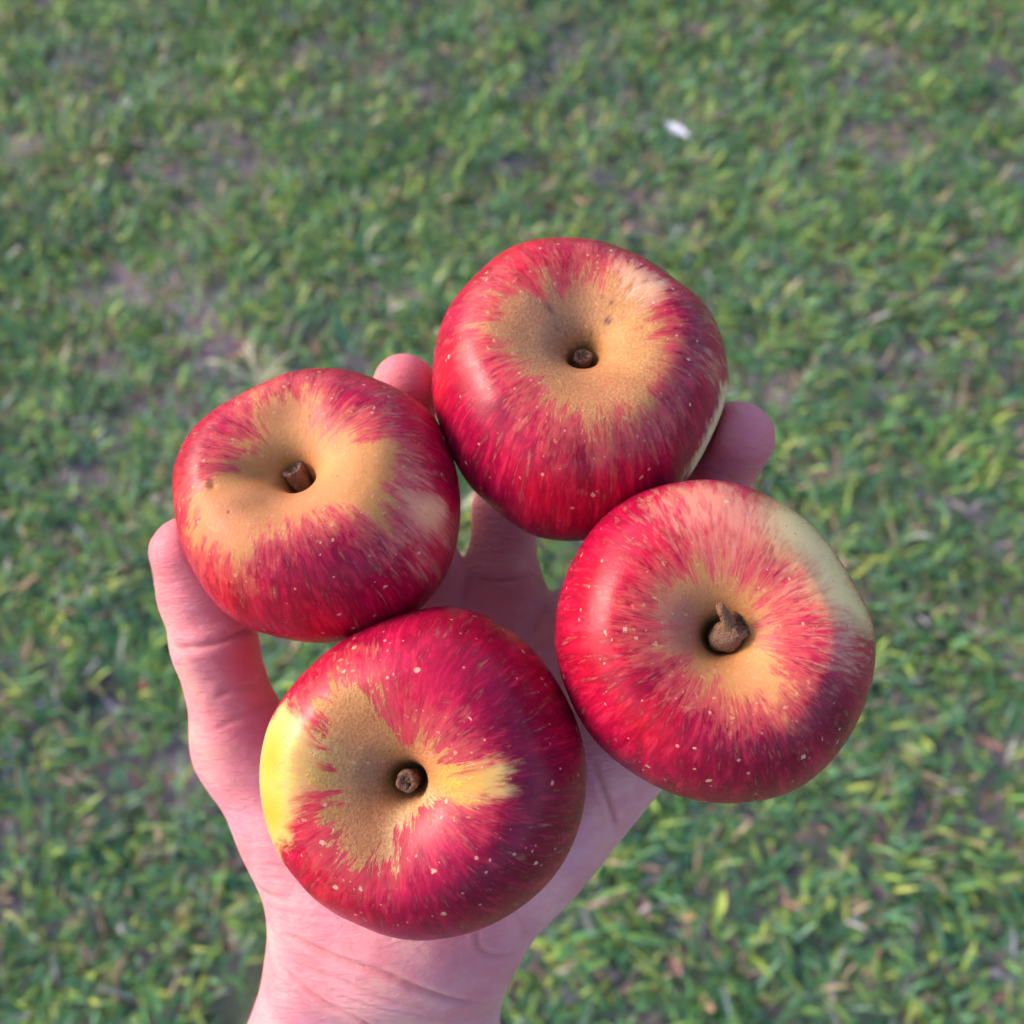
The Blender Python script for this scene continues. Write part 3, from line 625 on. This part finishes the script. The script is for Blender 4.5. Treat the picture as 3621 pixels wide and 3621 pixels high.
def apple_material(A, i):
    k = Nodes('apple_skin'); co = k.new('ShaderNodeTexCoord').outputs['Object']
    base, ruscol, palecol = k.attr('skin_red', 'Color'), k.attr('russet_tone', 'Color'), k.attr('pale_tone', 'Color')
    fr, fp, fk, st = k.attr('russet'), k.attr('pale'), k.attr('pinkness'), k.attr('streak', 'Vector')
    off = (i*7.1, i*3.3, i*1.7)
    def sn(ka, kt, det, rough, dist=0.0):
        v = k.new('ShaderNodeVectorMath', {0: st, 1: (ka, ka, kt), 2: off}, operation='MULTIPLY_ADD').outputs[0]
        return k.noise(v, 1.0, det, rough, dist)
    s1, s2, s3, se = sn(7.0, 8.0, 3, .55, .5), sn(17, 7, 4, .62, .5), sn(44, 15, 3, .6, .5), sn(10, 12, 4, .6, .6)
    blot = k.noise(co, 330, 4, .65); grain = k.noise(co, 1500, 3, .7)
    # red skin: dark streaks over bright ground
    c = k.mix(k.step(s2, .38, .64, 0, .60 if i == 4 else .75), base, k.mix(1, base, rgb(.42, .30, .46), 'MULTIPLY'))
    c = k.mix(k.math('MULTIPLY', k.step(s1, .48, .68), .60), c, k.mix(1, base, rgb(.45, .3, .50), 'MULTIPLY'))
    c = k.mix(k.math('MULTIPLY', k.step(k.math('ADD', s2, k.math('MULTIPLY', k.math('SUBTRACT', s3, .5), .6)), .46, .28), .30), c, rgb(.74, .06, .09))
    hi = k.math('MULTIPLY', k.step(k.math('ADD', s3, k.math('MULTIPLY', k.math('SUBTRACT', blot, .5), .7)), .64, .80), .16)
    c = k.mix(hi, c, rgb(.68, .20, .18))
    # washed pink areas, broken into streaks
    pk = k.math('ADD', fk, k.math('MULTIPLY', k.math('SUBTRACT', s2, .5), 1.9)); pk = k.math('ADD', pk, k.math('MULTIPLY', k.math('SUBTRACT', s3, .5), .8))
    c = k.mix(k.step(pk, .12, .95, 0, .85), c, rgb(.74, .27, .19))
    # pale ground colour
    p_ = k.math('ADD', fp, k.math('MULTIPLY', k.math('SUBTRACT', se, .5), .10)); p_ = k.math('ADD', p_, k.math('MULTIPLY', k.math('SUBTRACT', s3, .5), .05))
    pm = k.step(p_, -.05 if i == 3 else -.035, .10 if i == 3 else .025)
    c = k.mix(pm, c, palecol)
    # russet
    r_ = k.math('ADD', fr, k.math('MULTIPLY', k.math('SUBTRACT', se, .5), .19)); r_ = k.math('ADD', r_, k.math('MULTIPLY', k.math('SUBTRACT', s3, .5), .09))
    r_ = k.math('ADD', r_, k.math('MULTIPLY', k.math('SUBTRACT', blot, .5), .07))
    rm = k.step(r_, -.012 if i == 4 else -.024, .014 if i == 4 else .030)
    rc = k.mix(k.step(grain, .38, .66, 0, (0, .5, .18, .22, .55)[i]), ruscol, k.mix(1, ruscol, rgb(.60, .50, .44), 'MULTIPLY'))
    rc = k.mix(k.step(k.noise(co, 95, 4, .6), .42, .66, 0, .45), rc, k.mix(1, rc, rgb(.80, .70, .72), 'MULTIPLY'))
    rc = k.mix(k.step(blot, .52, .75, 0, .45), rc, k.mix(1, rc, rgb(1.25, 1.15, 1.15), 'MULTIPLY'))
    rc = k.mix(k.step(s3, .48, .75, 0, .25), rc, k.mix(.5, rc, rgb(.60, .16, .10)))
    halo = k.step(k.math('ADD', r_, k.math('MULTIPLY', k.math('SUBTRACT', s3, .5), .10)), -.10, -.01, 0, .38 if i == 4 else .55)
    c = k.mix(halo, c, rgb(.66, .13, .10))
    c = k.mix(rm, c, rc)
    # flecks of russet beyond the edge
    fl = k.math('MULTIPLY', k.step(k.noise(k.vmul(co, (1, 1, 1)), 620, 2, .5), .66, .72), k.step(fr, -.10, -.01))
    c = k.mix(k.math('MULTIPLY', fl, .75), c, rgb(.60, .33, .16))
    # lenticels
    def dots(scale, r0, keep, col, mixf):
        v = k.new('ShaderNodeTexVoronoi', {'Vector': k.new('ShaderNodeVectorMath', {0: co, 1: (i*.031, i*.017, i*.023)}, operation='ADD').outputs[0], 'Scale': scale})
        sep = k.new('ShaderNodeSeparateColor', {0: v.outputs['Color']})
        rad = k.math('MULTIPLY', sep.outputs[1], r0)
        wob = k.math('ADD', v.outputs['Distance'], k.math('MULTIPLY', k.math('SUBTRACT', k.noise(co, 900, 2, .7), .5), r0*2.4))
        m = k.step(k.math('SUBTRACT', wob, rad), .025, -.012)
        m = k.math('MULTIPLY', m, k.math('GREATER_THAN', sep.outputs[0], 1-keep))
        m = k.math('MULTIPLY', m, k.math('SUBTRACT', 1.0, k.math('MULTIPLY', rm, .8)))
        return m
    d1 = dots(230, .145, .80 if i == 4 else .55, None, 1); d2 = dots(420, .16, .42, None, 1)
    c = k.mix(k.math('MULTIPLY', d1, .85), c, rgb(.74, .40, .27)); c = k.mix(k.math('MULTIPLY', d2, .75), c, rgb(.70, .34, .24))
    # dark pits inside the russet
    pv = k.new('ShaderNodeTexVoronoi', {'Vector': co, 'Scale': 260.0})
    ps = k.new('ShaderNodeSeparateColor', {0: pv.outputs['Color']})
    pit = k.math('MULTIPLY', k.step(pv.outputs['Distance'], .13, .07), k.math('GREATER_THAN', ps.outputs[0], .86))
    pit = k.math('MULTIPLY', pit, k.math('MAXIMUM', rm, pm))
    c = k.mix(k.math('MULTIPLY', pit, .55), c, rgb(.16, .08, .05))
    k.set(k.b.inputs['Base Color'], c)
    rough = k.math('ADD', k.step(blot, .3, .7, .26, .35), k.math('MULTIPLY', rm, .20))
    k.set(k.b.inputs['Roughness'], rough)
    k.b.inputs['Specular IOR Level'].default_value = .21
    nb = k.bump(k.noise(co, 120, 3, .5), .12, .001)
    nb = k.bump(k.math('MULTIPLY', grain, k.math('ADD', .20, k.math('MULTIPLY', rm, (0, .9, .35, .4, 1.0)[i]))), .42, .0005, nb)
    nb = k.bump(k.math('ADD', d1, k.math('MULTIPLY', pit, -1)), .35, .0003, nb)
    k.set(k.b.inputs['Normal'], nb)
    return k.m
def stem_material():
    k = Nodes('stem_wood'); co = k.new('ShaderNodeTexCoord').outputs['Object']; t = k.attr('along')
    n1 = k.noise(k.vmul(co, (900, 900, 260)), 1, 4, .65); n2_ = k.noise(co, 1100, 3, .6)
    c = k.mix(n1, rgb(.06, .028, .02), rgb(.34, .165, .095))
    c = k.mix(k.step(t, .1, .8, .65, 0.0), c, rgb(.24, .19, .06))
    c = k.mix(k.math('MULTIPLY', k.step(n2_, .5, .66), k.step(t, .7, .98)), c, rgb(.34, .13, .06))
    k.set(k.b.inputs['Base Color'], c); k.b.inputs['Roughness'].default_value = .7
    k.set(k.b.inputs['Normal'], k.bump(n1, 1.0, .0012)); return k.m
SM = stem_material()
def rod(path, radii, seed, seg=20, rings=26, ragged=.0):
    r_ = np.random.default_rng(seed); P = catmull(np.array(path, float), rings); R = np.interp(np.linspace(0, 1, rings), np.linspace(0, 1, len(radii)), radii)
    nz = r_.normal(0, 1, (5, 3)); V, al = [], []
    prev = None
    for i in range(rings):
        d = P[min(i+1, rings-1)]-P[max(i-1, 0)]; d /= np.linalg.norm(d)
        x_ = np.cross(d, [0, 1, .2]) if prev is None else prev-d*prev.dot(d); x_ /= np.linalg.norm(x_); prev = x_; y_ = np.cross(d, x_)
        for j in range(seg):
            a = 2*math.pi*j/seg
            w = 1+.07*math.sin(2*a+nz[0, 0]*3)+.05*math.sin(3*a+i*.5+nz[1, 0])+.05*math.sin(5*a-i*.8)+r_.normal(0, .02)
            rr = R[i]*w; e = d*(ragged*r_.normal(0, 1) if i == rings-1 else 0)
            V.append(P[i]+(x_*math.cos(a)+y_*math.sin(a))*rr+e); al.append(i/(rings-1))
    # broken end: sunken, uneven
    base = len(V); d = P[-1]-P[-2]; d /= np.linalg.norm(d)
    for k_, (f, dep) in enumerate(((.72, .15), (.42, -.35), (.16, -.1))):
        for j in range(seg):
            v = V[(rings-1)*seg+j]; V.append(P[-1]+(v-P[-1])*f+d*R[-1]*(dep*.6+r_.normal(0, .12))); al.append(1.0)
    V.append(P[-1]-d*R[-1]*.25); al.append(1.0)
    F = []
    tot = rings+3
    for i in range(tot-1):
        for j in range(seg): F.append([i*seg+j, i*seg+(j+1) % seg, (i+1)*seg+(j+1) % seg, (i+1)*seg+j])
    last = len(V)-1
    for j in range(seg): F.append([(tot-1)*seg+j, (tot-1)*seg+(j+1) % seg, last])
    F.append([j for j in range(seg)][::-1])
    return np.array(V), F, al
LABELS = ['red apple farthest from the wrist, pitted tan russet round its deep stem hole',
          'lumpy red apple beside the thumb with a broad smooth orange tan patch',
          'red apple with a cream blush on its shoulder and a knobbly forked stem',
          'dark red apple on the palm nearest the wrist, with a bright yellow side']
for i, A in enumerate(APPLES, 1):
    P, AZ, T = apple_grid(A, 420, 260)
    n_t, n_az = T.shape
    V = P.reshape(-1, 3)
    idx = np.arange(n_t*n_az).reshape(n_t, n_az); nx = np.roll(idx, -1, 1)
    q = np.stack([idx[1:], nx[1:], nx[:-1], idx[:-1]], -1).reshape(-1, 4)
    root = bpy.data.objects.new('apple', None); COL.objects.link(root); root.empty_display_size = .03
    M = np.eye(4); M[:3, :3] = rotation(A); M[:3, 3] = np.array(A['c'])*.001
    root.matrix_world = HAND_MATRIX @ Matrix(M.tolist())
    tag(root, LABELS[i-1], 'apple', 'red apples held in the hand')
    o = mesh_object('fruit', V*.001, q, apple_material(A, i), root)
    me_ = o.data
    map_ = np.stack([(T*np.cos(AZ)).ravel(), (T*np.sin(AZ)).ravel()], 1)
    fr = np.max([poly_sd(map_, p) for p in A['paint']['rus']], 0); fp = np.max([poly_sd(map_, p) for p in A['paint']['pale']], 0)
    red = np.tile(np.array((.50, .005, .056)), (len(V), 1)); rus = np.tile(np.array(((.55, .25, .095), (.58, .25, .090), (.58, .25, .09), (.54, .25, .085))[i-1]), (len(V), 1)); pale = np.tile(np.array(((.88, .64, .35), (.88, .54, .27), (.90, .61, .28), (.78, .57, .22))[i-1]), (len(V), 1)); pinkn = np.zeros(len(V))
    for bx, by, br, kind, val in A['paint']['blobs']:
        w = (val*np.exp(-((map_[:, 0]-bx)**2+(map_[:, 1]-by)**2)/br**2*1.2))
        if kind == 'pink': pinkn = np.maximum(pinkn, w)
        elif kind == 'spot':
            for arr in (red, rus, pale): arr += (np.array((.13, .05, .06))-arr)*w[:, None]
        elif kind in SKIN: red += (np.array(SKIN[kind])-red)*w[:, None]
        if kind in RUS:
            if kind != 'cream' and kind != 'yellow': rus += (np.array(RUS[kind])-rus)*w[:, None]
            else:
                rus += (np.array(RUS[kind])-rus)*w[:, None]*.75
                if kind == 'yellow': pale += (np.array((.52, .39, .045))-pale)*w[:, None]
    put_float(me_, 'russet', np.clip(fr, -.3, .3)); put_float(me_, 'pale', np.clip(fp, -.3, .3)); put_float(me_, 'pinkness', pinkn)
    put_color(me_, 'skin_red', red); put_color(me_, 'russet_tone', rus); put_color(me_, 'pale_tone', pale)
    rr_ = .7+.3*np.clip(np.hypot(V[:, 0], V[:, 1])/A['R'], 0, 1)
    put_vector(me_, 'streak', np.stack([np.cos(AZ).ravel()*rr_, np.sin(AZ).ravel()*rr_, T.ravel()], 1))
    R = A['R']*.001
    path, radii = STEMS[i-1]
    sv, sfc, al = rod([[c*R for c in p] for p in path], [r*.001 for r in radii], i, ragged=.00025)
    s_ = mesh_object('stem', sv, sfc, SM, root); put_float(s_.data, 'along', al)
    if i == 3:
        sv, sfc, al = rod([[c*R for c in p] for p in ((.06, .0, .42), (.03, .07, .53), (-.02, .15, .62))], [.0016, .0015, .0009], 9, rings=12)
        b_ = mesh_object('bud', sv, sfc, SM, s_); put_float(b_.data, 'along', al)
